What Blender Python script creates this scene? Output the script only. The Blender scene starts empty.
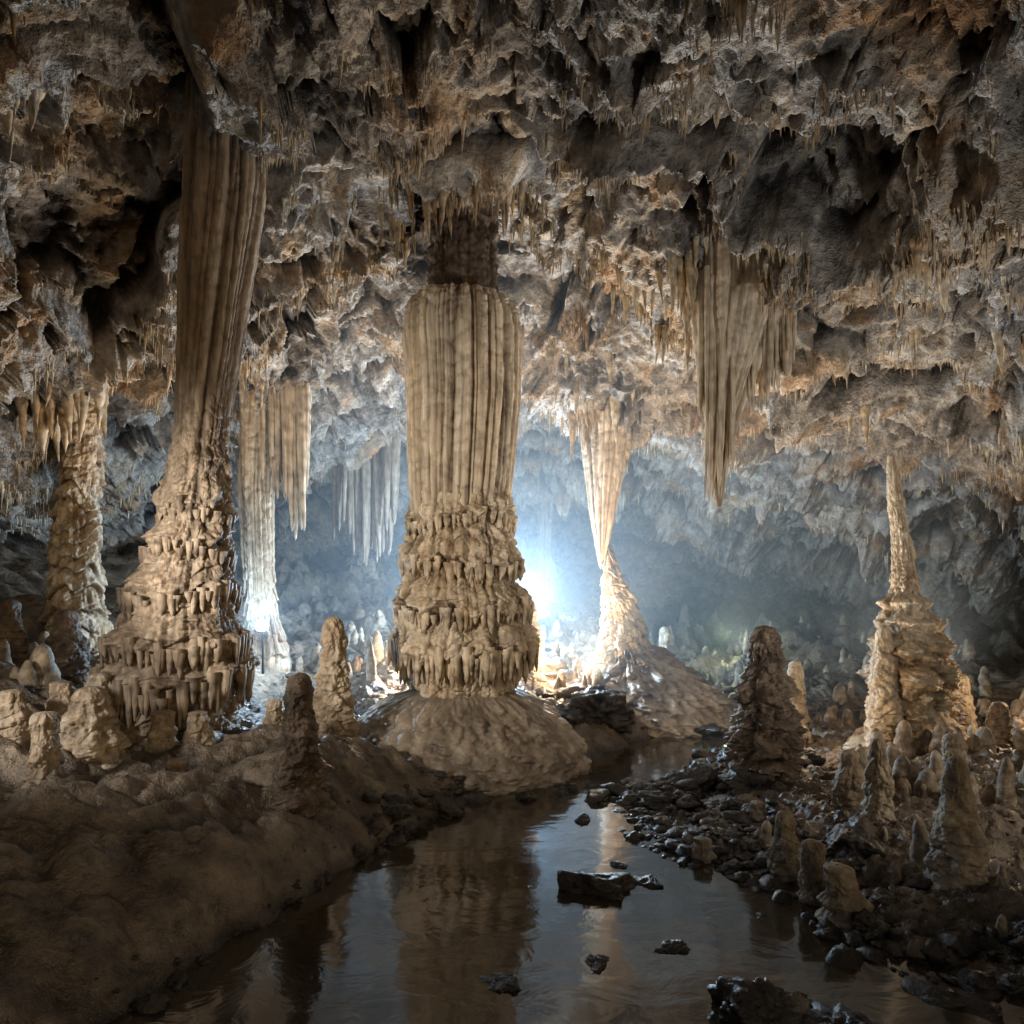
import bpy, math, random
import numpy as np
from mathutils import Vector
rng=np.random.default_rng(11)
random.seed(5)
scene=bpy.context.scene

# ------------------------------------------------------------------ noise
def _hash(ix,iy,iz,seed):
    n=(ix.astype(np.uint32)*np.uint32(73856093))^(iy.astype(np.uint32)*np.uint32(19349663))^(iz.astype(np.uint32)*np.uint32(83492791))^np.uint32((seed*2654435761)&0xffffffff)
    n^=n>>np.uint32(15); n*=np.uint32(2246822519); n^=n>>np.uint32(13); n*=np.uint32(3266489917); n^=n>>np.uint32(16)
    return n
def perlin(p,seed=0):
    p=np.asarray(p,dtype=np.float32)
    i=np.floor(p); f=p-i; i=i.astype(np.int64)
    u=f*f*f*(f*(f*6-15)+10)
    out=np.zeros(len(p),np.float32)
    for dx in (0,1):
        for dy in (0,1):
            for dz in (0,1):
                n=_hash(i[:,0]+dx,i[:,1]+dy,i[:,2]+dz,seed)
                gx=(n&np.uint32(1023)).astype(np.float32)/511.5-1
                gy=((n>>np.uint32(10))&np.uint32(1023)).astype(np.float32)/511.5-1
                gz=((n>>np.uint32(20))&np.uint32(1023)).astype(np.float32)/511.5-1
                d=gx*(f[:,0]-dx)+gy*(f[:,1]-dy)+gz*(f[:,2]-dz)
                w=(u[:,0] if dx else 1-u[:,0])*(u[:,1] if dy else 1-u[:,1])*(u[:,2] if dz else 1-u[:,2])
                out+=w*d
    return out*1.4
def fbm(p,o=4,seed=0,gain=.5,lac=2.03):
    a=1.;s=0;out=np.zeros(len(p),np.float32)
    for k in range(o):
        out+=a*perlin(p*(lac**k),seed+k*17); s+=a; a*=gain
    return out/s*1.3
def billow(p,o=3,seed=0,gain=.5,lac=2.1):
    a=1.;s=0;out=np.zeros(len(p),np.float32)
    for k in range(o):
        out+=a*np.abs(perlin(p*(lac**k),seed+k*13)); s+=a; a*=gain
    return out/s*2
def worley(p,seed=0,plane=False):
    p=np.asarray(p,dtype=np.float32); i=np.floor(p); f=p-i; i=i.astype(np.int64)
    f1=np.full(len(p),9.,np.float32); f2=f1.copy(); val=np.zeros(len(p),np.float32)
    for dx in (-1,0,1):
        for dy in (-1,0,1):
            for dz in (-1,0,1):
                n=_hash(i[:,0]+dx,i[:,1]+dy,i[:,2]+dz,seed)
                px=dx+(n&np.uint32(1023)).astype(np.float32)/1023-f[:,0]
                py=dy+((n>>np.uint32(10))&np.uint32(1023)).astype(np.float32)/1023-f[:,1]
                pz=dz+((n>>np.uint32(20))&np.uint32(1023)).astype(np.float32)/1023-f[:,2]
                d=np.sqrt(px*px+py*py+pz*pz)
                if plane:
                    a=((n>>np.uint32(4))&np.uint32(255)).astype(np.float32)/127.5-1; b=((n>>np.uint32(12))&np.uint32(255)).astype(np.float32)/127.5-1; c=((n>>np.uint32(23))&np.uint32(255)).astype(np.float32)/127.5-1
                    v=c*.5+a*px+b*py+(a-b)*pz*.7
                    val=np.where(d<f1,v,val)
                f2=np.minimum(f2,np.maximum(f1,d)); f1=np.minimum(f1,d)
    return (f1,f2,val) if plane else (f1,f2)
def sstep(a,b,x):
    t=np.clip((x-a)/(b-a),0,1); return t*t*(3-2*t)

# ------------------------------------------------------------------ mesh helpers
def quads_grid(m,n,wrap,off=0):
    nn=n if wrap else n-1
    r=np.arange(m-1)[:,None]; c=np.arange(nn)[None,:]
    c2=(c+1)%n
    a=r*n+c; b=r*n+c2; d=(r+1)*n+c; e=(r+1)*n+c2
    return np.stack([a,b,e,d],-1).reshape(-1,4)+off
def make_obj(name,V,Q,mat,cav=None,loc=(0,0,0),parent=None):
    V=np.asarray(V,np.float32)-np.array(loc,np.float32)
    me=bpy.data.meshes.new(name)
    me.vertices.add(len(V)); me.vertices.foreach_set('co',V.ravel())
    me.loops.add(Q.size); me.loops.foreach_set('vertex_index',Q.ravel().astype(np.int32))
    me.polygons.add(len(Q)); me.polygons.foreach_set('loop_start',(np.arange(len(Q))*4).astype(np.int32))
    me.polygons.foreach_set('use_smooth',np.ones(len(Q),bool))
    me.update(calc_edges=True)
    if cav is None: cav=np.zeros(len(V))
    at=me.attributes.new('cav','FLOAT','POINT'); at.data.foreach_set('value',np.asarray(cav,np.float32))
    me.materials.append(mat)
    ob=bpy.data.objects.new(name,me); scene.collection.objects.link(ob); ob.location=loc
    if parent:
        ob.parent=parent
        ob.location=np.array(loc)-np.array(parent.location)
    return ob
class Coll:
    def __init__(s): s.V=[];s.Q=[];s.C=[];s.n=0
    def add(s,V,Q,C=None):
        s.V.append(V);s.Q.append(Q+s.n);s.C.append(np.zeros(len(V)) if C is None else C);s.n+=len(V)
    def make(s,name,mat,loc=(0,0,0),parent=None):
        return make_obj(name,np.concatenate(s.V),np.concatenate(s.Q),mat,np.concatenate(s.C),loc,parent)

# ------------------------------------------------------------------ materials
def base_mat(name):
    m=bpy.data.materials.new(name); m.use_nodes=True
    nt=m.node_tree; nt.nodes.clear()
    out=nt.nodes.new('ShaderNodeOutputMaterial'); b=nt.nodes.new('ShaderNodeBsdfPrincipled')
    nt.links.new(b.outputs[0],out.inputs[0]); return m,nt,b
def rock_mat(name,ramp,scale=.5,stretch=(1,1,1),fine=6.,bump=.5,bdist=.05,rough=(.6,.9),cavdark=.75,cavcol=(.03,.025,.02),spec=.35,contrast=(.45,1.35)):
    m,nt,b=base_mat(name); N=nt.nodes; L=nt.links
    g=N.new('ShaderNodeNewGeometry')
    mp=N.new('ShaderNodeMapping'); mp.inputs['Scale'].default_value=stretch; L.new(g.outputs['Position'],mp.inputs[0])
    n1=N.new('ShaderNodeTexNoise'); n1.inputs['Scale'].default_value=scale; n1.inputs['Detail'].default_value=4; n1.inputs['Roughness'].default_value=.65; n1.inputs['Distortion'].default_value=.4
    L.new(mp.outputs[0],n1.inputs['Vector'])
    cr=N.new('ShaderNodeValToRGB'); els=cr.color_ramp.elements
    for k,(p,c) in enumerate(ramp):
        e=els[k] if k<2 else els.new(p)
        e.position=p; e.color=(*c,1)
    L.new(n1.outputs['Fac'],cr.inputs[0])
    n2=N.new('ShaderNodeTexNoise'); n2.inputs['Scale'].default_value=fine; n2.inputs['Detail'].default_value=5; n2.inputs['Roughness'].default_value=.72
    L.new(mp.outputs[0],n2.inputs['Vector'])
    mr=N.new('ShaderNodeMapRange'); mr.inputs[1].default_value=.3; mr.inputs[2].default_value=.7; mr.inputs[3].default_value=contrast[0]; mr.inputs[4].default_value=contrast[1]
    L.new(n2.outputs['Fac'],mr.inputs[0])
    vm=N.new('ShaderNodeVectorMath'); vm.operation='SCALE'; L.new(cr.outputs[0],vm.inputs[0]); L.new(mr.outputs[0],vm.inputs['Scale'])
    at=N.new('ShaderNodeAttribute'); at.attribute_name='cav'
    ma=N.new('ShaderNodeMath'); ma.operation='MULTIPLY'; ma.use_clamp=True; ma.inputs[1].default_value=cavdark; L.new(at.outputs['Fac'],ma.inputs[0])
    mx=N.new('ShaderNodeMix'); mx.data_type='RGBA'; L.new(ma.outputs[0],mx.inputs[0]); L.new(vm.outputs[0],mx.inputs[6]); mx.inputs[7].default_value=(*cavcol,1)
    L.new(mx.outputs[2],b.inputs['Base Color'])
    rr=N.new('ShaderNodeMapRange'); rr.inputs[1].default_value=.3; rr.inputs[2].default_value=.7; rr.inputs[3].default_value=rough[0]; rr.inputs[4].default_value=rough[1]
    L.new(n2.outputs['Fac'],rr.inputs[0]); L.new(rr.outputs[0],b.inputs['Roughness'])
    b.inputs['Specular IOR Level'].default_value=spec
    bp=N.new('ShaderNodeBump'); bp.inputs['Strength'].default_value=bump; bp.inputs['Distance'].default_value=bdist; L.new(n2.outputs['Fac'],bp.inputs['Height']); L.new(bp.outputs[0],b.inputs['Normal'])
    return m
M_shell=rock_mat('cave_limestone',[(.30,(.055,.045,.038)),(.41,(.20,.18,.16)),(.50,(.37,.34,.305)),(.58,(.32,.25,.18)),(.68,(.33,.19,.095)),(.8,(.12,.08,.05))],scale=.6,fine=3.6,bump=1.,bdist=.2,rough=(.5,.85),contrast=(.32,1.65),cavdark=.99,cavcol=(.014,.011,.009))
M_flow=rock_mat('flowstone',[(.3,(.38,.28,.18)),(.45,(.60,.49,.36)),(.58,(.70,.61,.48)),(.72,(.50,.36,.23))],scale=.9,stretch=(1.8,1.8,.10),fine=8,bump=.6,bdist=.05,rough=(.35,.65),cavcol=(.07,.044,.026),cavdark=.98,contrast=(.5,1.25))
M_flowt=rock_mat('flowstone_tiers',[(.3,(.31,.21,.12)),(.45,(.57,.45,.31)),(.58,(.68,.58,.45)),(.72,(.44,.29,.16))],scale=1.1,stretch=(1.3,1.3,.7),fine=7,bump=.6,bdist=.06,rough=(.35,.65),cavcol=(.06,.034,.017),cavdark=.98,contrast=(.5,1.3))
M_flowd=rock_mat('flowstone_brown',[(.3,(.14,.098,.068)),(.45,(.31,.24,.175)),(.58,(.42,.345,.265)),(.72,(.26,.175,.115))],scale=.9,stretch=(1.5,1.5,.25),fine=7,bump=.6,bdist=.06,rough=(.35,.7),cavcol=(.028,.018,.012),cavdark=.98,contrast=(.5,1.3))
M_stag=rock_mat('stalagmite_calcite',[(.3,(.16,.11,.07)),(.45,(.40,.31,.22)),(.6,(.53,.45,.34)),(.75,(.36,.23,.12))],scale=1.3,fine=8,bump=.8,bdist=.06,rough=(.4,.75),cavcol=(.035,.022,.013),cavdark=.97)
M_stagd=rock_mat('stalagmite_dark',[(.3,(.05,.036,.027)),(.45,(.14,.10,.073)),(.6,(.24,.18,.128)),(.75,(.13,.08,.047))],scale=1.8,fine=8,bump=.9,bdist=.07,rough=(.3,.65),cavcol=(.016,.012,.009),cavdark=.97)
M_tite=rock_mat('stalactite_calcite',[(.3,(.28,.16,.07)),(.45,(.50,.37,.23)),(.6,(.60,.51,.38)),(.75,(.50,.27,.09))],scale=.8,fine=9,bump=.4,bdist=.03,rough=(.35,.7))
M_ground=rock_mat('cave_floor',[(.3,(.06,.045,.034)),(.45,(.16,.125,.092)),(.58,(.27,.215,.16)),(.72,(.14,.098,.065))],scale=1.1,fine=4.2,bump=1.,bdist=.12,rough=(.2,.5),spec=.5,cavcol=(.016,.012,.009),contrast=(.35,1.4))
M_mound=rock_mat('flowstone_mound',[(.3,(.14,.108,.08)),(.45,(.31,.25,.19)),(.58,(.43,.36,.28)),(.72,(.25,.175,.12))],scale=.8,fine=5,bump=.5,bdist=.06,rough=(.3,.6),spec=.45,contrast=(.6,1.25))
M_wet=rock_mat('wet_dark_rock',[(.3,(.012,.011,.01)),(.5,(.038,.032,.027)),(.7,(.085,.067,.05))],scale=2,fine=8,bump=.9,bdist=.05,rough=(.2,.5),spec=.5)

m,nt,b=base_mat('stream_water'); N=nt.nodes;L=nt.links
b.inputs['Base Color'].default_value=(.045,.034,.021,1); b.inputs['Roughness'].default_value=.085; b.inputs['IOR'].default_value=1.4; b.inputs['Specular IOR Level'].default_value=1.
g=N.new('ShaderNodeNewGeometry'); n=N.new('ShaderNodeTexNoise'); n.inputs['Scale'].default_value=1.8; n.inputs['Detail'].default_value=4; n.inputs['Distortion'].default_value=.6
mp=N.new('ShaderNodeMapping'); mp.inputs['Scale'].default_value=(.9,1.2,1); L.new(g.outputs['Position'],mp.inputs[0]); L.new(mp.outputs[0],n.inputs['Vector'])
bp=N.new('ShaderNodeBump'); bp.inputs['Strength'].default_value=.26; bp.inputs['Distance'].default_value=.045; L.new(n.outputs['Fac'],bp.inputs['Height']); L.new(bp.outputs[0],b.inputs['Normal'])
M_water=m

# ------------------------------------------------------------------ terrain
TY=np.array([-8,0,4.95,7,8.4,10.5,12.35,14.5,16.5,18.5,60])
TL=np.array([-3.4,-3.2,-2.9,-2.1,-1.64,-.8,.85,2.5,3.6,4.4,4.4])
TR=np.array([4.8,4.5,3.5,2.7,1.8,1.4,3.0,4.6,4.9,4.4,4.4])
def Hgt(x,y,detail=True):
    x=np.asarray(x,float);y=np.asarray(y,float); sh=x.shape; x=x.ravel();y=y.ravel()
    p=np.stack([x,y,np.zeros_like(x)],1)
    wob=fbm(p*.9,3,3)*.35
    xl=np.interp(y,TY,TL)+wob; xr=np.interp(y,TY,TR)+wob*1.3
    dl=xl-x; dr=x-xr
    A=np.interp(y,[0,9,10,11,12.5,15,20,30],[1.1,1.15,1.05,.7,.35,.75,1.0,1.4])
    left=A*(1-np.exp(-np.maximum(dl,0)/.8))+.06*np.maximum(dl,0)+.3*np.maximum(0,-x-5)
    right=.03+.075*np.maximum(dr,0)-.05*np.exp(-np.maximum(dr,0)/.8)
    ins=np.minimum(-dl,-dr)
    h=np.where(dl>0,left,np.where(dr>0,right,-.3*sstep(0,.6,ins)))
    h+=np.maximum(0,y-16)*.085
    h+=sstep(17,24,y)*(billow(p*.35,4,55,.55)-.35)*2.2*sstep(2.5,7,np.abs(x-1))
    land=sstep(-.1,.8,np.maximum(dl,dr))
    h+=land*fbm(p*.55,4,9)*.30
    rightside=sstep(0,.6,dr)
    if detail:
        h+=land*(billow(p*1.0,3,21)-.5)*.30*(1-.4*rightside)
        h+=sstep(-.6,.3,np.maximum(dl,dr))*rightside*(billow(p*3.5,3,31)-.4)*.14
        h+=land*fbm(p*4.0,5,41,.65)*.085
    return h.reshape(sh)
xs=np.concatenate([np.linspace(-22,-8,70)[:-1],np.linspace(-8,9,560)[:-1],np.linspace(9,24,90)])
ys=np.concatenate([np.linspace(-8,3.5,60)[:-1],np.linspace(3.5,18,600)[:-1],np.linspace(18,46,180)])
X,Y=np.meshgrid(xs,ys)
Z=Hgt(X,Y)
P=np.stack([X,Y,Z],-1).reshape(-1,3)
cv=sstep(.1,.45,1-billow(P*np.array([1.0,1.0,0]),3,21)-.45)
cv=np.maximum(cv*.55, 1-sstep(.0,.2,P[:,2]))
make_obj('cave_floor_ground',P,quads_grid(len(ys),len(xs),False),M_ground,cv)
wx=np.linspace(-7,9,40); wy=np.linspace(-8,20,60); WX,WY=np.meshgrid(wx,wy)
make_obj('stream_water',np.stack([WX,WY,WX*0],-1).reshape(-1,3),quads_grid(60,40,False),M_water)

# ------------------------------------------------------------------ cave shell
S={
 -7:[(-9,-1),(-9.6,3),(-9,6.2),(-6.5,8.4),(-3,9.6),(0,10.),(3.5,9.2),(7,7.4),(10,5.8),(13,4.6),(14,3),(14,-1)],
 7:[(-9,-1),(-9.6,3),(-9,5.8),(-6.5,8.5),(-3,9.9),(0,10.2),(3.5,9.2),(7,7.2),(10,5.7),(13,4.9),(15,3),(15,-1)],
 12:[(-9.6,-1),(-10.2,3),(-9.4,5.9),(-6.8,8.1),(-3,9.7),(0,9.9),(3.5,8.6),(7,6.9),(10.5,5.6),(14,4.9),(17,3.2),(17,-1)],
 15.5:[(-12,-1),(-12.5,3),(-10.5,5.5),(-7,7.0),(-3,9.0),(0,9.8),(3.5,8.7),(7,6.7),(11,5.3),(15,4.6),(19,3.2),(19,-1)],
 19:[(-13,-1),(-13.5,3),(-11.5,5.6),(-7.5,7.2),(-3,8.7),(0,9.3),(3.8,8.0),(7.5,6.6),(11.5,5.4),(15.5,4.6),(20,3.2),(20,-1)],
 26:[(-12,-1),(-12.5,3.2),(-10.5,6),(-7,7.7),(-3,8.9),(0.5,9.3),(4,8.7),(7.5,7.2),(11.5,5.8),(15.5,4.8),(20,3.2),(20,-1)],
 34:[(-10,-1),(-10.5,3.2),(-9,5.8),(-6,7.5),(-2.5,8.6),(0.5,8.9),(4,8.3),(7.5,7.2),(11,5.8),(14,4.8),(17,3.2),(17,-1)],
}
ky=np.array(sorted(S)); ctrl=np.array([S[k] for k in ky],float)
vy=np.concatenate([np.linspace(-7,5,80)[:-1],np.linspace(5,17,600)[:-1],np.linspace(17,38,300)[:-1],38+3.19*np.sin(np.linspace(0,np.pi/2,90))])
nv=1150
def catmull(P,t):
    n=P.shape[1]; Pp=np.concatenate([2*P[:,:1]-P[:,1:2],P,2*P[:,-1:]-P[:,-2:-1]],1)
    i=np.minimum(t.astype(int),n-2); f=(t-i)[None,:,None]
    a,b_,c,d=Pp[:,i],Pp[:,i+1],Pp[:,i+2],Pp[:,i+3]
    return .5*((2*b_)+(-a+c)*f+(2*a-5*b_+4*c-d)*f*f+(-a+3*b_-3*c+d)*f**3)
kk=np.zeros((len(vy),12,2))
for j in range(12):
    for c in range(2):
        kk[:,j,c]=np.interp(vy,ky,ctrl[:,j,c])
ker=np.hanning(31); ker/=ker.sum()
for j in range(12):
    for c in range(2):
        a=np.pad(kk[:,j,c],15,mode='edge'); kk[:,j,c]=np.convolve(a,ker,'valid')
t=np.linspace(0,11,nv); 
sec=catmull(kk,t)
sc=np.sqrt(np.clip(1-((vy-33)/8.2)**2,0.000004,1)); sc=np.where(vy<33,1,sc)
cx,cz=2.,3.
SX=cx+(sec[...,0]-cx)*sc[:,None]; SZ=cz+(sec[...,1]-cz)*sc[:,None]
SY=np.repeat(vy[:,None],nv,1)
def rad2(x0,y0,ax,ay): return ((SX-x0)/ax)**2+((SY-y0)/ay)**2
SZ+=2.2*np.exp(-rad2(-.9,13.4,1.3,1.3)**1.5)*(SZ>5)
SZ-=.35*np.exp(-rad2(-.9,11.4,2.4,.6))*(SZ>5)
SZ+=1.3*np.exp(-rad2(-6.2,10.0,1.5,1.5)**1.5)*(SZ>5)
SZ-=1.0*np.exp(-rad2(3.8,12.5,1.7,.9))*(SZ>5)
SZ-=1.0*np.exp(-rad2(2.4,18.,1.6,1.2))*(SZ>5)
SZ-=.8*np.exp(-rad2(-5.4,15.8,1.3,1.))*(SZ>5)
def normals(A):
    du=np.gradient(A,axis=0); dv=np.gradient(A,axis=1)
    n=np.cross(du,dv); n/=np.linalg.norm(n,axis=-1,keepdims=True)+1e-9
    return n
G=np.stack([SX,SY,SZ],-1)
n=normals(G)
inw=np.sign(np.sum(n*(np.array([cx,0,cz])-G)*np.array([1,0,1]),-1).mean()); n*=inw
p=G.reshape(-1,3)
warp=np.stack([fbm(p*.35,3,101),fbm(p*.35,3,102),fbm(p*.35,3,103)],1)
warp2=np.stack([fbm(p*1.6,3,104),fbm(p*1.6,3,105),fbm(p*1.6,3,106)],1)
pw=p+warp*1.3
big=fbm(pw*.28,3,111)*1.0
sy=(p[:,1]*1.0+p[:,0]*.16+fbm(p*.22,3,66)*3.4)/2.1
sf=sy%1
ledge=(np.where(sf<.10,sf/.10,((1-sf)/.90)**1.3)-.5)*.9*np.clip(.5+fbm(p*.3,2,67)*1.8,0.05,1.3)
sy2=(p[:,1]*.9-p[:,0]*.3+p[:,2]*.3+fbm(p*.5,3,68)*1.8)/.8
sf2=sy2%1
ledge+=(np.where(sf2<.15,sf2/.15,(1-sf2)/.85)-.5)*.28*np.clip(.4+fbm(p*.6,2,69)*1.8,0,1.3)
yr=p[:,1]+fbm(p*.25,2,70)*2.5
ribs=1.5*np.exp(-((yr-22.3)/.9)**2)*sstep(.35,-.2,fbm(p*.2,2,71)-.1)+1.7*np.exp(-((yr-29.5)/1.)**2)
f1,f2=worley(pw*np.array([.5,.4,.55]),5)
scal=-(1-np.clip(f1/.7,0,1)**2)*.75*np.clip(.5+fbm(p*.25,2,72)*2,0,1.3)
_,_,fa1=worley((pw+warp2*.3)*np.array([.8,.65,.95]),6,True)
_,_,fa2=worley((p+warp2*.25)*np.array([2.3,1.9,2.7]),7,True)
_,_,fa3=worley((p+warp2*.1)*6.0,8,True)
facet=fa1*.36+fa2*.14+fa3*.038
mid=(billow(pw*1.9,4,131,.6)-.5)*-.16
rough_=fbm(p*3.2,5,141,.68)*.11
fin2=fbm(p*14,2,151)*.022
D=big+ledge+ribs+scal+facet+mid+rough_+fin2
D-=.15*np.exp(-(((p[:,0]+4.0)/1.0)**2+((p[:,1]-9.3)/1.2)**2))
D2=D.reshape(G.shape[:2])
D2*=np.clip(sc*4,0,1)[:,None]
G2=G+n*D2[...,None]
def blur(A,k):
    ker=np.ones(k)/k
    B=np.apply_along_axis(lambda r:np.convolve(np.pad(r,k//2,mode='edge'),ker,'valid'),0,A)
    return np.apply_along_axis(lambda r:np.convolve(np.pad(r,k//2,mode='edge'),ker,'valid'),1,B)
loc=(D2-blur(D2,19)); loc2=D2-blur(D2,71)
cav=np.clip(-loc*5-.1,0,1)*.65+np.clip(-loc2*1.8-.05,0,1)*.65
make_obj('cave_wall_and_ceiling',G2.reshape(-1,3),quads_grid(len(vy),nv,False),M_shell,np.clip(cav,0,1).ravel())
nn2=normals(G2)*inw
def ceil_z(x,y):
    i=np.argmin(np.abs(vy-y)); row=G2[i]; up=row[:,2]>3.5
    d=np.abs(row[:,0]-x)+(~up)*100
    return row[np.argmin(d),2]

# ------------------------------------------------------------------ spikes
def spikes(base,Ln,R,sgn=-1,K=7,M=7,p=.8,lump=.12,seed=1,bend=.04,sink=.12,stag=False):
    base=np.asarray(base,float); n_=len(base); Ln=np.asarray(Ln,float)*np.ones(n_); R=np.asarray(R,float)*np.ones(n_)
    tt=np.linspace(0,1,M); th=np.linspace(0,2*np.pi,K,endpoint=False)
    r_=np.random.default_rng(seed)
    if stag: prof=(1-tt**4.5)**.5*(1-.38*tt**.8); prof[0]*=1.3
    else: prof=(1-tt)**p; 
    prof[-1]=.01
    ph=r_.uniform(0,6.28,n_)
    bd=r_.normal(0,1,(n_,2))*bend
    rr=R[:,None,None]*prof[None,:,None]*np.ones((1,1,K))
    cx_=base[:,0,None,None]+bd[:,0,None,None]*(tt**2)[None,:,None]*Ln[:,None,None]
    cy_=base[:,1,None,None]+bd[:,1,None,None]*(tt**2)[None,:,None]*Ln[:,None,None]
    zz=base[:,2,None,None]+sgn*(tt[None,:,None]*Ln[:,None,None]-sink*np.minimum(1,Ln[:,None,None]))*np.ones((1,1,K))
    a=th[None,None,:]+ph[:,None,None]
    q=np.stack([cx_+rr*np.cos(a),cy_+rr*np.sin(a),zz],-1).reshape(-1,3)
    nz=fbm(q*np.array([5,5,6.5]),3,seed+300) if lump>0 else 0
    rr=rr*(1+np.reshape(nz,rr.shape)*lump*6)
    V=np.stack([cx_+rr*np.cos(a),cy_+rr*np.sin(a),zz],-1).reshape(-1,3)
    q0=quads_grid(M,K,True)
    Q=(q0[None]+(np.arange(n_)*M*K)[:,None,None]).reshape(-1,4)
    C=np.clip(.25-np.reshape(nz,-1)*1.2,0,1) if lump>0 else np.zeros(len(V))
    return V,Q,C
notcol=~((np.abs(G2[...,0]+4.2)<1.0)&(G2[...,1]<9.8)&(G2[...,1]>6))
cand=np.argwhere((nn2[...,2]<-.1)&(loc2>.07)&(loc>.018)&(G2[...,2]>3.6)&(G2[...,1]>4)&(G2[...,1]<34)&notcol)
w=fbm(G2[cand[:,0],cand[:,1]]*.6,3,222); wt=np.clip(w+.2,0,1)**1.2*np.clip(loc2[cand[:,0],cand[:,1]]*4,0,2.)
wt/=wt.sum()
NF=min(28000,int((wt>0).sum()*.8))
idx=rng.choice(len(cand),NF,replace=False,p=wt)
bp_=G2[cand[idx,0],cand[idx,1]]
L_=np.clip(rng.lognormal(-2.3,.58,NF),.03,.65)
R_=np.clip(L_*.10,.008,.034)*rng.uniform(.7,1.3,NF)
c=Coll(); c.add(*spikes(bp_,L_,R_,K=6,M=6,lump=.05,seed=4,sink=.2))
idx=rng.choice(len(cand),80,replace=False,p=wt); b0=G2[cand[idx,0],cand[idx,1]]
bb=[];ll=[]
for q in b0:
    k=rng.integers(3,11); L0=rng.uniform(.25,.7)
    for _ in range(k):
        o=rng.normal(0,.16,2); x,y=q[0]+o[0]*2.,q[1]+o[1]
        bb.append((x,y,ceil_z(x,y)+.05)); ll.append(L0*rng.uniform(.2,1))
c.add(*spikes(bb,ll,np.clip(np.array(ll)*.11,.025,.08),K=9,M=10,lump=.08,seed=8))
c.make('ceiling_stalactite_fringe',M_tite)
def stalactite_group(name,cx_,cy_,sx,sy,n_,lmin,lmax,seed,rf=.1,mat=None,ztop=None):
    r_=np.random.default_rng(seed); B=[];Ls=[]
    for _ in range(n_):
        x=cx_+r_.normal(0,sx);y=cy_+r_.normal(0,sy)
        zt=ceil_z(x,y) if ztop is None else min(ztop,ceil_z(x,y))
        B.append((x,y,zt+.1)); Ls.append(lmin+(lmax-lmin)*r_.uniform(0,1)**2)
    Ls=np.array(Ls); k=Coll(); k.add(*spikes(B,Ls,np.clip(Ls*rf,.03,.13),K=10,M=16,lump=.1,seed=seed,p=.75))
    return k.make(name,mat or M_tite,loc=(cx_,cy_,B[0][2]))
# ------------------------------------------------------------------ flowstone columns
def column(profile,nseg=300,nz=500,flute=None,tier=None,per=.5,lump=.05,ff=8.,seed=1,zf=.10,rim=.0,lumpz=None,sm=28):
    pr=np.array(profile,float); pr=pr[np.argsort(pr[:,0])]
    z=np.linspace(pr[0,0],pr[-1,0],nz)
    def ip(col,zz=z,smm=sm):
        v=np.interp(zz,pr[:,0],pr[:,col]); k=max(5,nz//smm)|1; ker=np.hanning(k+2)[1:-1]; ker/=ker.sum()
        pad=k//2; vp=np.concatenate([2*v[0]-v[pad:0:-1],v,2*v[-1]-v[-2:-pad-2:-1]]); return np.convolve(vp,ker,'valid')
    xx,yy,rr=ip(1,smm=28),ip(2),np.maximum(ip(3),.01)
    th=np.linspace(0,2*np.pi,nseg,endpoint=False)
    T,Zg=np.meshgrid(th,z)
    fa=np.interp(z,*zip(*flute))[:,None]*np.ones_like(T) if flute else 0*T
    ta=np.interp(z,*zip(*tier))[:,None]*np.ones_like(T) if tier else 0*T
    rm=np.maximum(rr.mean(),.2)
    cyl=np.stack([np.cos(T)*rm,np.sin(T)*rm,Zg],-1).reshape(-1,3)
    wob=fbm(cyl*np.array([1.2,1.2,.6]),3,seed+5)
    wobs=fbm(cyl*np.array([1.2,1.2,.12]),2,seed+6)
    fl=np.abs(perlin(cyl*np.array([ff,ff,zf])+wobs[:,None]*.5,seed))*1.7
    fl2=np.abs(perlin(cyl*np.array([ff*.38,ff*.38,zf*.7])+wobs[:,None]*.4,seed+1))*1.8
    F=(np.sqrt(np.clip(fl,0,1))*.65+np.sqrt(np.clip(fl2,0,1))*.65-.75).reshape(T.shape)
    dripf=np.sqrt(np.clip(np.abs(perlin(cyl*np.array([ff*.8,ff*.8,.35]),seed+9))*2,0,1))
    zoff=(wob*.45+(dripf-.5)*-.12).reshape(T.shape)*rim
    R=np.interp(np.clip(Zg+zoff,z[0],z[-1]),z,rr)
    tph=Zg/per+(wob*.9+fbm(cyl*np.array([1.6,1.6,.8]),2,seed+7)*1.4-dripf*.22).reshape(T.shape)
    s=tph%1; cell=np.floor(tph)
    ramp_=np.sqrt(np.clip(1-s,0,1))*sstep(0,.13,s)
    var=.5+.5*np.sin(cell*12.9+T*1.0+wob.reshape(T.shape)*5)
    td=ta*(ramp_*(.2+var*1.2)*1.3-.45)+ta*.75*(dripf.reshape(T.shape)-.6)*(1-s)
    lm=(billow(cyl*3.2,3,seed+20,.5)-.5).reshape(T.shape)
    fn=fbm(cyl*9,4,seed+33,.6).reshape(T.shape)
    lz=np.interp(z,*zip(*lumpz))[:,None] if lumpz else lump
    Rr=R+fa*F+td+lz*lm*2*np.clip(R/.5,.2,1.3)+fn*lz*.4
    Rr=np.maximum(Rr,.005)
    V=np.stack([xx[:,None]+Rr*np.cos(T),yy[:,None]+Rr*np.sin(T),Zg],-1).reshape(-1,3)
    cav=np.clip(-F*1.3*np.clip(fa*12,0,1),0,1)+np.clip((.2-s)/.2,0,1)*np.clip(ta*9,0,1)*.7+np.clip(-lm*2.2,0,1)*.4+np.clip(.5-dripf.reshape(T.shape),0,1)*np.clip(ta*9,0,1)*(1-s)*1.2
    return V,quads_grid(nz,nseg,True),np.clip(cav,0,1).ravel()
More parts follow.
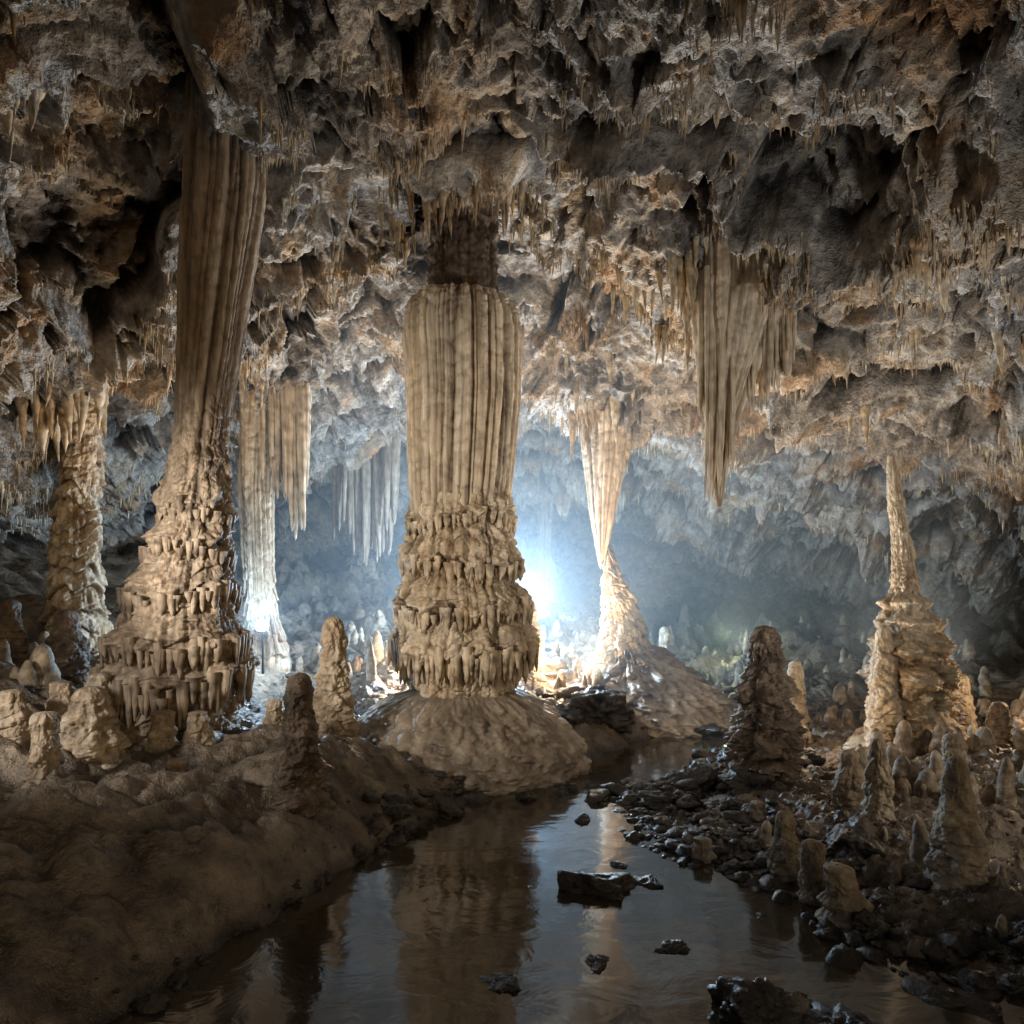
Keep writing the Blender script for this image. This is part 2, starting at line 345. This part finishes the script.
def rim_fringe(k,rims,x,y,seed):
    """drip folds hanging beneath each flowstone rim"""
    r_=np.random.default_rng(seed)
    for (zr,R,ln,xo) in rims:
        n_=int(2*math.pi*R/.075); a=np.linspace(0,2*np.pi,n_,endpoint=False)+r_.normal(0,.04,n_)
        zz=zr-.06+.08*np.sin(a*2+r_.uniform(0,6))+r_.normal(0,.04,n_)
        rad_=R*(1.0+r_.normal(0,.022,n_))
        B=np.stack([x+xo+rad_*np.cos(a),y+rad_*np.sin(a),zz],1)
        L=ln*r_.uniform(.4,1.15,n_)
        k.add(*spikes(B,L,np.clip(.045+L*.05,.03,.085)*r_.uniform(.7,1.3,n_),K=9,M=14,p=.5,lump=.05,seed=seed+int(zr*10),bend=.03,sink=.4))
def empty(name,loc):
    e=bpy.data.objects.new(name,None); e.location=loc; scene.collection.objects.link(e); return e

# central column
e=empty('limestone_column',(-.93,13,0))
x0,y0=-.93,13.
k=Coll(); k.add(*column([(8.62,x0,y0,.35),(8.58,x0,y0,.7),(8.48,x0,y0,.9),(8.25,x0,y0,1.02),(7.9,x0,y0,1.06),(6.7,x0+.03,y0,1.02),(5.2,x0-.02,y0,.93),(4.6,x0-.04,y0,.86),(4.2,x0,y0,.8)],
  nseg=620,nz=500,flute=[(4.2,.15),(8.2,.18),(8.6,.12)],lumpz=[(4,.008),(8,.01),(8.5,.08)],ff=8.0,seed=3,zf=.05))
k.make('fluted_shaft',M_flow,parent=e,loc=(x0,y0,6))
k=Coll(); k.add(*column([(5.1,x0,y0,.76),(4.85,x0,y0,.88),(4.45,x0,y0,1.0),(4.36,x0,y0,.82),(4.1,x0,y0,1.0),(3.64,x0,y0,1.14),(3.52,x0,y0,.88),(3.25,x0,y0,1.14),(2.85,x0+.03,y0,1.29),(2.72,x0+.03,y0,.98),(2.45,x0+.03,y0,1.27),(2.1,x0+.03,y0,1.35),(1.96,x0+.03,y0,1.04),(1.5,x0,y0,1.02),(1.3,x0,y0,.95),(1.1,x0,y0,.75),(.4,x0,y0,.7)],
  nseg=620,nz=800,flute=[(1.2,.09),(3,.09),(4.6,.11)],tier=[(1.2,.02),(3.5,.03),(4.6,.05),(4.9,.04)],per=.24,lump=.05,ff=6.0,seed=5,rim=1.,sm=100))
rim_fringe(k,[(4.42,.97,.30,0),(3.60,1.10,.40,0),(2.82,1.24,.45,.03),(2.06,1.29,.60,.03),(1.95,1.14,.65,.03)],x0,y0,700)
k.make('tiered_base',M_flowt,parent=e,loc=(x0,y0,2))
k=Coll(); k.add(*column([(12.6,x0-.1,y0+.4,.9),(10.6,x0,y0+.35,.6),(8.4,x0,y0+.3,.65)],nseg=200,nz=150,flute=[(8,.16),(12,.16)],lump=.06,ff=6,seed=33))
k.make('ceiling_root',M_stagd,parent=e,loc=(x0,y0,10))  # dark material paints in the shade of the hollow around the root
k=Coll(); k.add(*column([(1.42,x0,y0,.3),(1.38,x0,y0,.8),(1.28,x0,y0,1.2),(1.05,x0,y0-.05,1.6),(.75,x0+.02,y0-.05,1.92),(.38,x0+.05,y0-.1,2.15),(.1,x0+.05,y0-.1,2.25),(-.3,x0,y0,2.3)],nseg=400,nz=160,flute=[(0,.01),(1.2,.03)],lump=.07,ff=1.4,seed=35))
k.make('flowstone_mound',M_mound,parent=e,loc=(x0,y0,0))
ang=np.linspace(0,6.28,110); B=np.stack([x0+np.cos(ang)*(1.25+rng.uniform(-.4,.35,110)),y0+np.sin(ang)*(1.2+rng.uniform(-.3,.3,110)),ang*0],1)
B[:,2]=[ceil_z(b[0],b[1])+.05 for b in B]
Ls=rng.uniform(.2,1.0,110); k=Coll(); k.add(*spikes(B,Ls,.04+Ls*.05,K=8,M=12,seed=41)); k.make('cap_stalactites',M_tite,parent=e,loc=(x0,y0,9))

# left column
e=empty('limestone_column',(-4.75,10,1.2))
k=Coll(); k.add(*column([(11.6,-4.0,10.1,.6),(9.9,-4.05,10,.52),(8.7,-4.1,10,.51),(7.3,-4.26,10,.43),(5.9,-4.4,10,.35),(5.1,-4.47,10,.34),(4.95,-4.47,10,.40),(4.75,-4.5,10,.40),(4.7,-4.5,10,.36),(4.3,-4.54,10,.49),(4.2,-4.54,10,.40),(3.75,-4.61,10,.60),(3.65,-4.62,10,.48),(3.1,-4.71,10,.77),(3.0,-4.72,10,.62),(2.4,-4.76,10,.95),(2.3,-4.77,10,.78),(1.9,-4.8,10,1.04),(1.78,-4.82,10,.86),(1.35,-4.86,10,.92),(1.1,-4.86,10,.85),(.5,-4.9,10,1.0)],
  nseg=420,nz=1000,flute=[(1.2,.08),(4,.06),(5,.07),(6.5,.11),(11,.13)],tier=[(.9,.02),(2,.03),(4.5,.05),(5.3,.02),(6.0,0)],per=.22,lumpz=[(1,.06),(5,.05),(6,.01)],ff=6.5,seed=61,rim=.8,sm=110))
rim_fringe(k,[(4.26,.47,.2,.23),(3.72,.58,.28,.14),(3.06,.74,.34,.04),(2.36,.92,.42,-.01),(1.85,1.0,.55,-.06)],-4.75,10,720)
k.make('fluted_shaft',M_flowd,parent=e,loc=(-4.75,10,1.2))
# thin left column
e=empty('limestone_column',(-8.7,14,2.))
k=Coll(); k.add(*column([(8.2,-8.5,14,.5),(6.3,-8.58,14,.32),(5,-8.65,14,.35),(4,-8.7,14,.42),(3,-8.72,14,.46),(2.3,-8.7,14,.55),(1.2,-8.7,14,.6)],nseg=220,nz=450,flute=[(1,.03),(9,.05)],tier=[(1,.09),(6,.09),(7,.02)],per=.34,lump=.06,ff=6,seed=71))
k.make('shaft',M_flowt,parent=e,loc=(-8.7,14,2))

def drape(name,pts,seed,mat=M_flow,rad=.11,parent=None):
    r_=np.random.default_rng(seed); B=[];Ls=[]
    for (x,y,zt,ln,cn,sp) in pts:
        for _ in range(cn):
            B.append((x+r_.normal(0,sp),y+r_.normal(0,sp*1.2),zt+r_.uniform(0,.15))); Ls.append(ln*r_.uniform(.68,1.06))
    B=np.array(B);Ls=np.array(Ls)
    V,Q,C=spikes(B,Ls,rad*r_.uniform(.6,1.3,len(B)),K=12,M=40,p=.42,lump=.03,seed=seed,bend=.014,sink=.25)
    k=Coll(); k.add(V,Q,C*.6)
    return k.make(name,mat,loc=tuple(B[0]),parent=parent)
e=empty('drapery_column',(-5.6,16,1.6))
k=Coll(); k.add(*column([(9.3,-5.7,16,.6),(7.6,-5.75,16,.48),(7.2,-5.78,16,.42),(5.5,-5.85,16,.36),(4,-5.8,16,.33),(3.2,-5.75,16,.3),(2.6,-5.7,16,.34),(1.8,-5.65,16,.5),(.8,-5.65,16,.6)],nseg=260,nz=420,flute=[(1,.05),(3,.08),(9,.12)],tier=[(1,.08),(3,.05),(4,0)],per=.4,lump=.02,ff=8,seed=81))
k.make('shaft',M_flow,parent=e,loc=(-5.6,16,1.6))
drape('hanging_curtain',[(-5.2,15.9,7.6,2.8,16,.12),(-4.95,15.9,7.6,3.5,18,.10),(-4.75,15.9,7.5,2.7,16,.09),(-5.45,15.8,7.6,2.5,10,.1)],83,parent=e,rad=.10)

e=empty('drapery_column',(2.9,18,0))
k=Coll(); k.add(*column([(9.4,2.45,18,.7),(7.8,2.42,18,.68),(7.5,2.42,18,.66),(6.3,2.38,18,.50),(5.2,2.34,18,.33),(4.4,2.32,18,.18),(3.9,2.3,18,.06),(3.8,2.3,18,.01)],nseg=300,nz=450,flute=[(3.8,.03),(5,.1),(8,.15)],lump=.01,ff=8,seed=91,zf=.05))
k.make('hanging_curtain',M_flow,parent=e,loc=(2.4,18,6))
k=Coll(); k.add(*column([(4.45,2.5,18,.02),(4.38,2.5,18,.08),(4.1,2.53,18,.16),(3.5,2.6,18,.28),(3,2.7,18,.42),(2.3,2.82,18,.56),(1.7,2.88,18,.66),(1.4,2.95,18,.8),(.5,3,18,.9)],nseg=260,nz=320,flute=[(1,.05),(4,.03)],tier=[(1,.1),(4,.08)],per=.36,lump=.05,ff=6,seed=93))
k.make('stalagmite_body',M_flowt,parent=e,loc=(2.8,18,2))
k=Coll(); k.add(*column([(1.9,3.0,18,.3),(1.75,3.0,18,.7),(1.4,3.1,18,1.1),(.9,3.3,17.9,1.7),(.4,3.4,17.8,2.2),(0,3.5,17.8,2.6),(-.3,3.5,17.8,2.7)],nseg=320,nz=160,flute=[(0,.05),(2,.08)],lump=.16,ff=1.5,seed=95))
k.make('flowstone_mound',M_mound,parent=e,loc=(3.2,18,0))

e=empty('flowstone_drapery',(3.7,12,8))
drape('folds',[(3.35,11.9,8.2,2.8,18,.08),(3.5,11.9,8.2,3.7,24,.08),(3.68,11.9,8.2,3.2,24,.10),(3.9,11.9,8.2,2.6,24,.11),(4.15,11.9,8.2,2.3,24,.11),(4.4,11.9,8.15,1.9,24,.10),(4.62,11.9,8.1,1.6,20,.09)],101,rad=.075,parent=e)
k=Coll(); k.add(*column([(9.2,3.95,12.15,.85),(8.3,3.95,12.1,.82),(8.0,3.9,12.1,.77),(7.2,3.8,12.1,.58),(6.2,3.64,12.05,.30),(5.2,3.56,12,.12),(4.6,3.56,12,.02)],nseg=300,nz=300,flute=[(4,.04),(7,.14),(9,.18)],lump=.01,ff=8,seed=103,zf=.05))
k.make('drapery_body',M_flow,parent=e,loc=(3.7,12,8))
for (nm,xx_,yy_,zt,ln,wd,sd) in [('wall_drapery',-4.7,22.5,5.2,1.6,.8,801)]:
    drape(nm,[(xx_+o*wd,yy_+.15*math.sin(o*5),ceil_z(xx_+o*wd,yy_)-.0,ceil_z(xx_+o*wd,yy_)-zt+ln*(1-.5*abs(o)),7,.13) for o in np.linspace(-1,1,6)],sd,rad=.17,mat=M_flowd)
for (x,y,r,sd) in [(1.6,33,.4,452),(-6.3,29,.5,451)]:
    zc=ceil_z(x,y); zb=float(Hgt(np.array([x]),np.array([y]))[0])
    k=Coll(); k.add(*column([(zc+.4,x,y,r*2),(zc-.8,x,y,r),(zb+(zc-zb)*.5,x,y,r*.6),(zb+1.5,x,y,r),(zb-.2,x,y,r*2)],nseg=120,nz=260,flute=[(0,.08),(12,.15)],tier=[(0,.1),(5,.05)],per=.6,lump=.06,seed=sd)); k.make('limestone_column',M_flowd,loc=(x,y,zb))

def stalagmite(profile,seed,mat=M_stag,name='stalagmite',nseg=160,nz=220,flute=.02,tier=.06,per=.3,lump=.06,ff=6,sm=28):
    pr=np.array(profile); z0,z1=pr[:,0].min(),pr[:,0].max()
    b0=pr[np.argmin(pr[:,0])]
    k=Coll(); k.add(*column(profile,nseg=nseg,nz=nz,flute=[(z0,flute),(z1,flute*.4)],tier=[(z0,tier),(z0+(z1-z0)*.55,tier*.7),(z1,tier*.12)],per=per,lumpz=[(z0,lump),(z0+(z1-z0)*.6,lump),(z1,lump*.5)],ff=ff,seed=seed,sm=sm))
    return k.make(name,mat,loc=(b0[1],b0[2],b0[0]))
stalagmite([(5.72,7.05,13,.01),(5.68,7.05,13,.06),(5.4,7.08,13,.10),(4.86,7.12,13,.13),(4.3,7.2,13,.14),(3.93,7.25,13,.17),(3.5,7.28,13,.21),(3.1,7.31,13,.27),(2.95,7.34,13,.44),(2.82,7.34,13,.36),(2.6,7.36,13,.60),(2.42,7.36,13,.50),(2.15,7.4,13,.74),(1.95,7.4,13,.60),(1.6,7.43,13,.80),(1.4,7.43,13,.72),(1.05,7.44,13,.62),(.7,7.44,13,.72),(.3,7.44,13,1.1),(-.1,7.44,13,1.5)],111,mat=M_flowt,nseg=420,nz=800,flute=.06,tier=.04,per=.24,lump=.09,ff=7,sm=90)
def simple_stag(x,y,h,r,seed,mat=M_stag,tip=.5,lump=.10,tier=.03,lean=0.,z=None):
    zb=float(Hgt(np.array([x]),np.array([y]))[0]) if z is None else z
    r_=np.random.default_rng(seed); q=lambda: r_.uniform(.86,1.14)
    P_=[(zb+h,x+lean,y,.01),(zb+h*.99,x+lean,y,r*tip*.6),(zb+h*.94,x+lean,y,r*tip),(zb+h*.84,x+lean*.8,y,r*(tip*.7+.25)*q()),(zb+h*.72,x+lean*.7,y,r*(tip*.5+.40)*q()),(zb+h*.6,x+lean*.5,y,r*.8*q()),(zb+h*.45,x+lean*.4,y,r*.9*q()),(zb+h*.3,x+lean*.2,y,r*q()),(zb+h*.15,x,y,r*1.05*q()),(zb+h*.04,x,y,r*1.15),(zb-.05,x,y,r*1.4),(zb-.25,x,y,r*1.5)]
    return stalagmite(P_,seed,mat,nseg=140,nz=int(120+80*h),tier=tier,lump=lump,per=max(.12,h*.09)*r_.uniform(.9,1.7),ff=5,flute=.02)
for a in [(4.05,11.2,2.4,.46,121,M_stagd,.45,.18,.06),(-2.81,11,2.05,.29,122,M_stag,.5,.13),(-2.48,8.2,1.35,.24,123,M_stagd,.5,.13),
 (-4.82,8.0,.85,.3,124,M_stag,.5),(-4.67,7.0,.62,.15,125,M_stag,.8),(-5.3,9,.7,.2,126,M_stag,.7),(-4.4,8.8,.5,.18,127,M_stag,.8),(-3.85,8.0,.22,.12,128,M_stag,.8),
 (-7.0,11,1.2,.3,129,M_stagd,.5),(-7.6,10.6,.9,.22,130,M_stagd,.6),(-3.75,12,.9,.2,131,M_stag,.5),(-3.1,12.6,.9,.16,132,M_stag,.6),(.47,17,1.9,.26,134,M_stag,.35),
 (4.5,8.6,1.05,.17,135,M_stag,.5),(4.45,7.0,1.2,.22,136,M_stag,.4),(2.96,7.6,.75,.15,137,M_stag,.6),(3.05,7.0,.62,.15,138,M_stag,.7,.09,.03,-.05),(3.1,6.5,.5,.19,139,M_stag,.7,.09,.03,-.08),
 (5.75,14.2,1.7,.24,140,M_stag,.5),(4.8,22,1.6,.24,141,M_flowt,.6),(4.55,9.4,.75,.2,142,M_stag,.5),(6.75,12.7,2.2,.26,143,M_flowt,.5),(3.3,9.4,.3,.13,144,M_stag,.7),(2.2,8.1,.25,.12,145,M_stag,.7),
 (6.3,10.0,.8,.17,146,M_stag,.7),(8.5,12.2,.8,.17,147,M_stag,.7),(9.0,14.,1.2,.2,148,M_stag,.6),(-5.35,8.3,.45,.16,149,M_stag,.8),(-4.0,8.9,.35,.15,150,M_stag,.8),(-5.5,7.7,.5,.17,151,M_stag,.7),(-3.3,9.7,.45,.14,152,M_stag,.7)]:
    simple_stag(*a)

def field(name,n_,xr,yr,hr,seed,mat):
    r_=np.random.default_rng(seed); x=r_.uniform(*xr,n_*4);y=r_.uniform(*yr,n_*4)
    w=fbm(np.stack([x,y,x*0],1)*.8,2,seed)+r_.uniform(-.3,.3,n_*4); hh=Hgt(x,y)
    s=[i for i in np.argsort(-w) if hh[i]>.04][:n_]
    x,y,hh=x[s],y[s],hh[s]; n_=len(x)
    Ls=np.clip(r_.lognormal(math.log(hr),.45,n_),hr*.35,hr*2.4); R=np.clip(Ls*.3,.06,.17)*r_.uniform(.7,1.25,n_)
    k=Coll(); k.add(*spikes(np.stack([x,y,hh],1),Ls,R,sgn=1,K=20,M=24,lump=.055,seed=seed,stag=True,sink=.15,bend=.05))
    return k.make(name,mat,loc=(float(np.mean(x)),float(np.mean(y)),float(np.mean(hh))))
field('small_stalagmite_field',210,(4.6,11),(9.0,17),.33,201,M_stag)
field('small_stalagmite_field',130,(-5,2.2),(15.5,23),.42,202,M_stag)
field('small_stalagmite_field',44,(-10,-5.2),(8.0,15),.36,203,M_stag)
field('small_stalagmite_field',90,(5,15),(17,28),.45,204,M_stag)
field('small_stalagmite_field',26,(3.0,6.5),(5.8,10),.24,205,M_stag)

# ------------------------------------------------------------------ rocks
def rock_v(cx_,cy_,cz_,sx,sy,sz,seed,K=26,M=16):
    r_=np.random.default_rng(seed)
    th=np.linspace(0,2*np.pi,K,endpoint=False); ph=np.linspace(0.02,np.pi-.02,M)
    T,Pp=np.meshgrid(th,ph); u=np.stack([np.sin(Pp)*np.cos(T),np.sin(Pp)*np.sin(T),np.cos(Pp)],-1).reshape(-1,3)
    nn=r_.normal(size=(13,3)); nn/=np.linalg.norm(nn,axis=1,keepdims=True); d=r_.uniform(.55,1.,13)
    dots=u@nn.T; rr=np.min(np.where(dots>.05,d/np.maximum(dots,.05),9),axis=1); rr=np.minimum(rr,1.25)
    rr*=1+fbm(u*2+seed%97,4,seed,.6)*.4
    a=r_.uniform(0,6.28); c_,s_=math.cos(a),math.sin(a)
    V=u*rr[:,None]*np.array([sx,sy,sz]); V=np.stack([V[:,0]*c_-V[:,1]*s_,V[:,0]*s_+V[:,1]*c_,V[:,2]],1)+np.array([cx_,cy_,cz_])
    return V,quads_grid(M,K,True)
def boulder(x,y,s,seed,mat=M_wet,flat=.5):
    zb=max(-.05,float(Hgt(np.array([x]),np.array([y]))[0]))
    k=Coll(); k.add(*rock_v(x,y,zb+s*flat*.2,s,s*.8,s*flat,seed,90,60)); return k.make('boulder',mat,loc=(x,y,zb))
for i,(x,y,s) in enumerate([(2.75,11.0,.6),(3.6,10.6,.45),(1.85,15.0,.85),(.85,7.3,.42),(1.45,7.45,.2),(3.35,12.0,.4),(-.05,5.5,.18),(.7,5.8,.17),(1.35,6.0,.16),(-1.0,9.9,.3),(-1.5,9.0,.25),(2.2,10.3,.3),(1.8,5.0,.42),(2.3,4.8,.3),(3.9,8.0,.4),(3.2,6.3,.25),(4.6,6.0,.4),(2.6,8.6,.22),(4.3,15.5,.6),(5.3,15.8,.5),(1.2,14.5,.4),(.9,11.1,.2),(1.3,12.6,.25),(.2,10.6,.2),(1.0,9.6,.18),(3.0,9.9,.35),(4.7,11.8,.4),(1.2,7.9,.15),(-.6,10.6,.28),(.1,11.2,.22)]):
    boulder(x,y,s,500+i,flat=.40 if i==3 else .5)
def stones(name,n_,fx,seed,smin,smax,mat):
    r_=np.random.default_rng(seed); k=Coll()
    arr=np.array([(*fx(r_),np.clip(r_.lognormal(math.log(smin),.6),smin*.5,smax)) for _ in range(n_)]); hh=Hgt(arr[:,0],arr[:,1])
    for (x,y,s),h in zip(arr,hh):
        if h<-.2 and s<.12: continue
        V,Q=rock_v(x,y,max(h,-.12)+s*.1,s,s*.85,s*r_.uniform(.35,.65),int(r_.integers(1e6)),16,10); k.add(V,Q,np.full(len(V),r_.uniform(0,.5)))
    return k.make(name,mat,loc=(float(arr[:,0].mean()),float(arr[:,1].mean()),0))
def f_bar(r):
    y=r.uniform(5,15.5); return np.interp(y,TY,TR)+r.normal(.1,.65)+(0 if y>10 else .1),y
stones('stream_stones',1000,f_bar,301,.05,.24,M_wet)
def f_bar2(r): y=r.uniform(7.6,12); return r.uniform(.6,3.6),y
stones('gravel_bar',900,f_bar2,302,.045,.2,M_wet)
def f_left(r): y=r.uniform(8.5,12.5); return np.interp(y,TY,TL)+r.normal(-.1,.2),y
stones('bank_stones',140,f_left,303,.06,.25,M_wet)
def f_left2(r): y=r.uniform(4.6,9); return np.interp(y,TY,TL)+r.normal(.05,.16),y
stones('bank_stones',90,f_left2,306,.04,.13,M_wet)
def f_right(r): return r.uniform(3.2,11),r.uniform(4.5,18)
stones('rubble',900,f_right,304,.05,.28,M_stagd)
def f_far(r): return r.uniform(-6,12),r.uniform(15,30)
stones('rubble',600,f_far,305,.10,.35,M_stagd)

# ------------------------------------------------------------------ hanging groups
for a in [(2.6,13.6,.5,.3,36,.3,.9,401),(2.9,12.0,.25,.2,20,.5,1.3,402),(-8.3,13,.35,.3,34,.5,1.5,403,.12),(1.7,17.3,.5,.4,50,.4,1.5,404),
 (6.2,11,.3,.3,8,.3,.8,405),(5.4,9.2,.12,.12,5,.4,.8,406,.14),(6.9,12,.1,.1,3,.5,.9,416,.12),(-5.8,15,1.0,.4,26,.3,.8,407),(10.5,15,1.2,.8,40,.2,.7,408),(-6.2,9.0,.08,.3,6,.6,1.4,409,.15),
 (-4.5,27,1.2,1.,30,.5,2.0,411),(5.,24,2,1.,30,.3,1.0,412),(-6.8,18.5,.6,.4,24,.5,1.5,414),(7.2,14.5,.08,.1,3,.7,1.2,417,.12),(.4,13.4,.3,.4,26,.5,1.3,419)]:
    stalactite_group('stalactite_cluster',*a[:8],**({'rf':a[8]} if len(a)>8 else {}))

# ------------------------------------------------------------------ mist
m=bpy.data.materials.new('cave_mist'); m.use_nodes=True; nt=m.node_tree; nt.nodes.clear()
o=nt.nodes.new('ShaderNodeOutputMaterial'); v=nt.nodes.new('ShaderNodeVolumeScatter'); v.inputs['Color'].default_value=(.72,.87,1,1); v.inputs['Density'].default_value=.026; v.inputs['Anisotropy'].default_value=.2
nt.links.new(v.outputs[0],o.inputs['Volume'])
bpy.ops.mesh.primitive_cube_add(size=1,location=(1.5,25.2,5.)); ob=bpy.context.object; ob.name='cave_mist'; ob.scale=(19,21.6,12); ob.data.materials.append(m)

# ------------------------------------------------------------------ lamps
def lamp(name,loc,col,W,rad=.15,typ='POINT',tgt=None,size=60,blend=.8):
    l=bpy.data.lights.new(name,typ); l.energy=W; l.color=col; l.shadow_soft_size=rad
    o=bpy.data.objects.new(name,l); o.location=loc; scene.collection.objects.link(o)
    if typ=='SPOT':
        l.spot_size=math.radians(size); l.spot_blend=blend
        o.rotation_euler=(Vector(tgt)-Vector(loc)).to_track_quat('-Z','Y').to_euler()
    return o
COOL=(.50,.75,1.); WARM=(1.,.73,.46); NEU=(1.,.88,.73)
lamp('cave_lamp_light',(-.1,19.0,3.1),COOL,3500,.2)
lamp('cave_lamp_light',(.5,27,2.8),(.55,.78,1),1500,.3)
lamp('cave_lamp_light',(-5.3,14.7,2.55),COOL,300,.08)
lamp('cave_lamp_light',(1.1,16.6,1.5),WARM,170,.15)
lamp('cave_lamp_light',(-2.6,16.5,1.6),WARM,380,.15)
lamp('cave_lamp_light',(5.4,12.4,1.2),WARM,45,.12)
lamp('cave_lamp_light',(9.6,12.6,1.6),WARM,120,.12)
lamp('cave_lamp_light',(7.0,23.,1.9),(.9,1.,.55),90,.15)
lamp('fill_uplight',(-1.2,15.3,1.6),NEU,1500,.15,'SPOT',(-1,13.4,10),130)
lamp('fill_uplight',(1.9,16.,1.2),WARM,1900,.15,'SPOT',(1.4,16.,9),120)
lamp('fill_uplight',(4.3,13.3,.8),NEU,1400,.15,'SPOT',(4.2,11.5,8),130)
lamp('fill_uplight',(-6.3,13.2,2.9),WARM,600,.15,'SPOT',(-5.6,12,8),130)
lamp('fill_uplight',(9.2,16.,1.5),NEU,750,.15,'SPOT',(7.5,12.5,6),140)
lamp('fill_uplight',(-1.,22.5,2.2),NEU,450,.2,'SPOT',(-1,22,9),120)
lamp('fill_uplight',(6.5,20.,1.5),NEU,350,.2,'SPOT',(8,22,6),120)  # added light to brighten the right-hand rocks of the far chamber
lamp('fill_flood',(-5.3,6.0,3.6),NEU,1250,.2,'SPOT',(-.8,13,4.0),72)  # this and the next floods: added unseen fill near the camera
lamp('fill_flood',(-6.4,5.0,3.2),(1.,.94,.86),550,.2,'SPOT',(-4.0,9,2.6),85)
lamp('fill_flood',(6.5,5.5,2.0),(.96,.95,.92),1000,.2,'SPOT',(3.8,12,6.6),95)
lamp('fill_flood',(7.8,6.0,3.0),NEU,260,.2,'SPOT',(5.5,9.5,.3),80)  # added fill for the right foreground floor

e=empty('cave_lamp',(-5.36,15,1.5))
zg=float(Hgt(np.array([-5.36]),np.array([15.]))[0])
mm,nt,b=base_mat('lamp_black_metal'); b.inputs['Base Color'].default_value=(.02,.02,.02,1); b.inputs['Metallic'].default_value=.8; b.inputs['Roughness'].default_value=.4
me_,nt,b=base_mat('lamp_glass'); b.inputs['Emission Color'].default_value=(.8,.9,1,1); b.inputs['Emission Strength'].default_value=120
def prim(fn,name,mat,par,**k):
    fn(**k); o=bpy.context.object; o.name=name; o.data.materials.append(mat); o.parent=par; o.location=o.location-par.location; return o
prim(bpy.ops.mesh.primitive_cylinder_add,'stand',mm,e,radius=.025,depth=max(.2,2.4-zg),location=(-5.36,15.05,(2.4+zg)/2))
prim(bpy.ops.mesh.primitive_cone_add,'housing',mm,e,radius1=.14,radius2=.07,depth=.16,location=(-5.36,15.1,2.45),rotation=(math.radians(-90),0,0))
prim(bpy.ops.mesh.primitive_uv_sphere_add,'bulb',me_,e,radius=.12,location=(-5.36,14.96,2.45))

# ------------------------------------------------------------------ world
w=bpy.data.worlds.new('World'); scene.world=w; w.use_nodes=True; nt=w.node_tree
sky=nt.nodes.new('ShaderNodeTexSky'); sky.sky_type='NISHITA'; sky.sun_disc=False; sky.sun_elevation=math.radians(12); sky.sun_rotation=math.radians(150)
nt.links.new(sky.outputs[0],nt.nodes['Background'].inputs[0]); nt.nodes['Background'].inputs[1].default_value=.05

cam=bpy.data.cameras.new('Camera'); co=bpy.data.objects.new('Camera',cam); scene.collection.objects.link(co)
co.location=(0,0,3); co.rotation_euler=(math.radians(90),0,0); cam.lens=24.6; cam.shift_y=.086; cam.clip_end=500; cam.clip_start=.1
scene.camera=co
scene.view_settings.view_transform='Standard'
